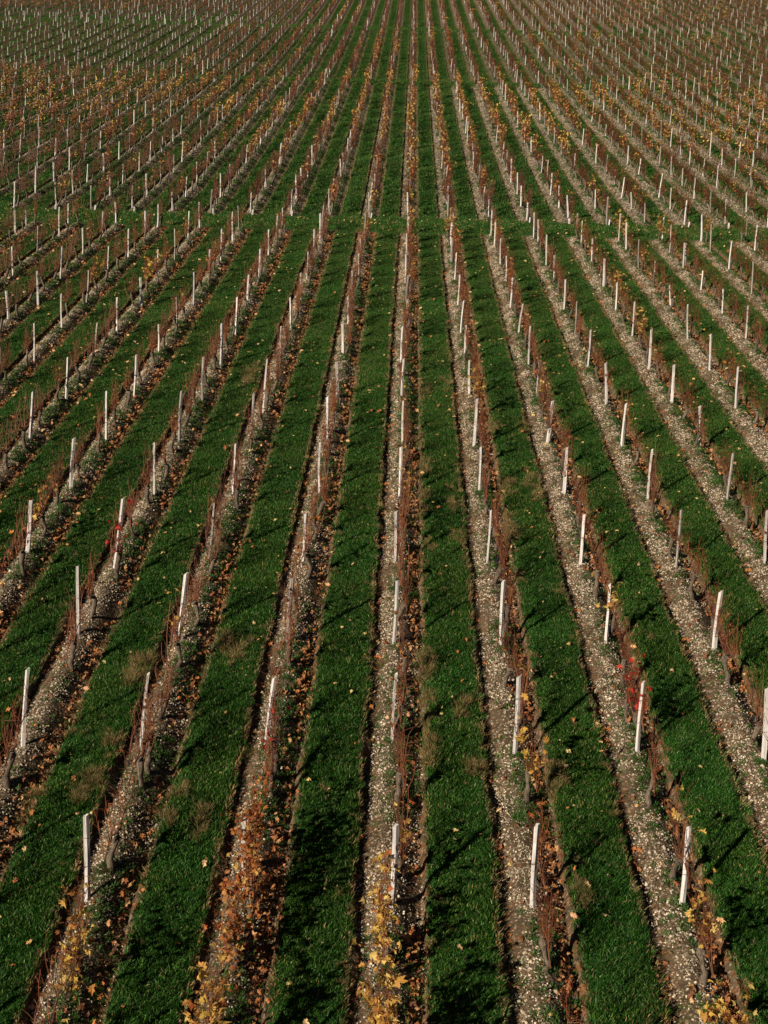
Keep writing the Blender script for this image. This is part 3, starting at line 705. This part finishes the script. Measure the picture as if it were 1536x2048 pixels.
# choose the 300 stakes and 300 vines that show largest
cand = [p for p in posts if visible(ROW0 + p[0] * PITCH + p[1], p[2], p[3])]
candf = sorted([p for p in far_posts if p[2] < 90 and visible(ROW0 + p[0] * PITCH + p[1], p[2], p[3])], key=lambda p: p[2])
indiv = cand + candf[:max(0, 300 - len(cand))]
ids = {id(p) for p in indiv}
rest_posts = [p for p in posts + far_posts if id(p) not in ids]
by_row = {}
for p in indiv: by_row.setdefault((p[0], p[2] > 51.5), []).append(p)
rv = random.Random(5)
for (k, far), ps in sorted(by_row.items()):
    ps.sort(key=lambda p: p[2])
    for j, p in enumerate(ps):
        grey = rv.random() < .16; me = rv.choice(stake_g if grey else stake_p)
        o = bpy.data.objects.new('vine_post', me); C.objects.link(o)
        u = ROW0 + k * PITCH + p[1]; place(o, u, p[2])
        tilt = math.atan2(p[4], p[3]); o.rotation_euler = (rv.gauss(0, .02), tilt, rv.uniform(0, .5))
        s = rv.uniform(.82, 1.12); o.scale = (s, s, p[3] / 1.06)
        tone = 'grey weathered' if grey else ('leaning pale' if abs(p[4]) > .07 else 'pale split')
        o['label'] = f"{tone} post, {ORD[j]} {'beyond the crossing' if far else 'from the front'}, {row_name(k)}"
        o['category'] = 'post'; o['group'] = 'split wooden posts along the vine rows'
        if p[2] < 26:
            for zz in ((.42, .78) if rv.random() < .6 else (.55,)):
                t = bpy.data.objects.new('wire_tie', tie_me); C.objects.link(t); t.parent = o; t.location = (0, 0, zz); t.rotation_euler = (rv.gauss(0, .2), rv.gauss(0, .2), rv.uniform(0, 6))
sc_ = protos('post_far', stake_p + stake_g)
o = scatter('far_posts', sc_, [W(ROW0 + p[0] * PITCH + p[1], p[2], h_ground(ROW0 + p[0] * PITCH + p[1], p[2])) for p in rest_posts],
            [(0, math.atan2(p[4], p[3]), rv.uniform(0, .5)) for p in rest_posts], [(.92, .92, p[3] / 1.06) if p[2] > 51.5 else (1, 1, 1) for p in rest_posts],
            [rv.randrange(0, 9) if rv.random() < .62 else rv.randrange(9, 13) for p in rest_posts])
o['label'] = 'countless pale posts of the vineyard far up the slope'; o['category'] = 'posts'

# anchor stubs at the row ends beside the crossing
def stub_mesh():
    mb = MB(); tube(mb, [(0, 0, -.1), (.005, .004, .1), (0, .01, .24)], [.045, .042, .040], 5, (1, 1, 1), True, .1, random.Random(2)); return mb.mesh('stub', M_POST)
stub_me = stub_mesh()
for k in range(-9, 10):
    u = ROW0 + k * PITCH + .12
    if k % 4 == 2 or not visible(u, 52.9, .24): continue
    o = bpy.data.objects.new('anchor_stub', stub_me); C.objects.link(o); place(o, u, 52.9); o.rotation_euler = (.15, 0, rv.uniform(0, 3)); 
    o['label'] = f"short wooden anchor stub beyond the grass crossing, foot of {row_name(k)}"; o['category'] = 'stub'; o['group'] = 'anchor stubs at the row ends'

# vines
vines = []
rq = random.Random(21)
for k in range(-20, 21):
    u = ROW0 + k * PITCH; vs = []
    v = 6.65
    while v < 49.9:
        if abs(u) < half_width(v) + 2: vs.append(v + rq.gauss(0, .08))
        v += 1.525 if v < 30 else 1.56
    for v in vs:
        if rq.random() < .10 and not any(a == k and abs(b - v) < .8 for a, b, _, _ in NEARLEAF): continue
        vines.append([k, rq.gauss(.03, .035), v])
for k, vv, kd, c in NEARLEAF:
    if kd and all(abs(q[2] - vv) > .45 for q in vines if q[0] == k): vines.append([k, .03, vv])
vis = sorted([q for q in vines if visible(ROW0 + k_ * PITCH if (k_ := q[0]) is None else ROW0 + q[0] * PITCH + q[1], q[2], .95)], key=lambda q: q[2])[:300]
vid = {id(q) for q in vis}
rows = {}
for q in vis: rows.setdefault(q[0], []).append(q)
n_leaf = 0
for k, qs in sorted(rows.items()):
    qs.sort(key=lambda q: q[2])
    for j, q in enumerate(qs):
        u, v = ROW0 + k * PITCH + q[1], q[2]
        vi = rq.randrange(NV); e = bpy.data.objects.new('grapevine', None); C.objects.link(e); e.empty_display_size = .2
        place(e, u, v); e.rotation_euler = (0, 0, YROT + rq.gauss(0, .1)); s = rq.uniform(.9, 1.1); e.scale = (s, s, s)
        t = bpy.data.objects.new('trunk', trunk_me[vi]); C.objects.link(t); t.parent = e
        c = bpy.data.objects.new('canes', canes_me[vi]); C.objects.link(c); c.parent = e
        hit = [x for x in NEARLEAF if x[0] == k and abs(x[1] - v) < .78]
        if v < 22.6:
            if hit:
                hit.sort(key=lambda x: abs(x[1] - v)); kd, cnt = hit[0][2], hit[0][3]
            else: kd, cnt = rq.choice([('dry', rq.randrange(6, 16)), ('dry', rq.randrange(3, 10)), ('orange', rq.randrange(2, 8))])
            look = {'yellow': 'vine with many yellow leaves' if cnt > 20 else 'thin vine with some yellow leaves', 'orange': 'vine covered in orange leaves' if cnt > 20 else 'brown-caned vine with few orange leaves',
                    'dry': 'nearly bare brown vine', 'red': 'vine holding bright red leaves'}[kd]
            an = VP[vi][2]
            hi = [a for a in an if a[2] - TAN * a[1] > .62] or an
            for m in range(cnt):
                a = rq.choice(an if cnt > 20 else hi)
                lf = bpy.data.objects.new('leaf', rq.choice(leaf_me[kd if rq.random() < .9 else rq.choice(['dry', 'orange'])])); C.objects.link(lf); lf.parent = e
                low = cnt > 90 and rq.random() < .35
                lf.location = (a[0] + rq.gauss(0, .05 if cnt > 20 else .03), a[1] + rq.gauss(0, .06), (a[2] if not low else rq.uniform(.1, .5) + TAN * a[1]) + rq.gauss(0, .03))
                lf.rotation_euler = (rq.gauss(.5, .6), rq.gauss(-.3, .6), rq.uniform(0, 6.28))
                sz = rq.uniform(.06, .125) * (1.0 if kd in ('yellow', 'red') else .85 if kd == 'orange' else .65); lf.scale = (sz, sz, sz); n_leaf += 1
            if (kd == 'red' or (k, round(v)) in ((-1, 13), (0, 11), (3, 14))) or rq.random() < .12:
                for m in range(rq.randrange(2, 5)):
                    g = bpy.data.objects.new('grape_bunch', grape_me); C.objects.link(g); g.parent = e; yy = rq.uniform(-.3, .3); g.location = (rq.gauss(0, .05), yy, .62 + TAN * yy + rq.gauss(0, .06))
        else:
            ki = leaf_kind(k, v, rq)
            for a, b, c2 in MIDLEAF:
                if a == k and abs(b - v) < .8: ki = c2
            l = bpy.data.objects.new('leaves', cloud(vi, ki)); C.objects.link(l); l.parent = e; l['kind'] = 'stuff'
            look = ['bushy yellow-leaved vine', 'thin yellow-leaved vine', 'bushy orange-leaved vine', 'thin orange-leaved vine', 'brown vine with dried leaves', 'nearly bare brown vine', 'vine holding red leaves'][ki]
        e['label'] = f"{look}, {ORD[j]} from the front, {row_name(k)}"; e['category'] = 'vine'; e['group'] = 'grapevines standing in rows'
print('leaf objects', n_leaf, 'vines', len(vis), 'posts', len(indiv), 'near posts', len(cand))

# all the other vines as one mass
far_protos = []; fmap = {}
for i in range(5):
    t, c, a = vine_parts(300 + i, 1)
    for ki, (kd, cnt, sz) in enumerate(KINDS):
        lc = leaf_cloud(900 + i * 9 + ki, a, kd, int(cnt * 1.0), sz * 1.2)
        m = MB(); m.v = t.v + c.v + lc.v; m.f = list(t.f) + [tuple(x + t.nv for x in f) for f in c.f] + [tuple(x + t.nv + c.nv for x in f) for f in lc.f]
        m.c = t.c + [tuple(q * .62 for q in x[:3]) for x in c.c] + [tuple(q * .8 for q in x[:3]) for x in lc.c]; m.nv = t.nv + c.nv + lc.nv
        fmap[(i, ki)] = len(far_protos); far_protos.append(m.mesh('vine_far', M_LEAF if False else M_CANE))
vf = protos('vine_far', far_protos)
P, Rr, S, I = [], [], [], []
for q in vines:
    if id(q) in vid: continue
    u = ROW0 + q[0] * PITCH + q[1]; P.append(W(u, q[2], h_ground(u, q[2]))); Rr.append((0, 0, YROT)); S.append((1, 1, 1)); I.append(fmap[(rq.randrange(5), leaf_kind(q[0], q[2], rq))])
for k in range(-48, 48):
    u = ROW0 + k * PITCH
    for a, b in ((53.4, 102.2), (104.8, 143.6), (147.6, 222)):
        v = a
        while v < b:
            if -half_width(v) - 2 < u < .33 * v + 8 and rq.random() > .05:
                uu = u + rq.gauss(.03, .03); ki = leaf_kind(k, v, rq)
                s = rq.uniform(1.0, 1.22)
                if -50 < u < -21.5 and 104 < v < 152: s *= .6
                P.append(W(uu, v, h_ground(uu, v))); Rr.append((0, 0, YROT + rq.gauss(0, .1))); S.append((s, s, s)); I.append(fmap[(rq.randrange(5), ki)])
            v += 1.5 if v < 130 else 1.7
o = scatter('far_vines', vf, P, Rr, S, I)
o['label'] = 'autumn vines of the upper slope beyond the grass crossing'; o['category'] = 'vines'
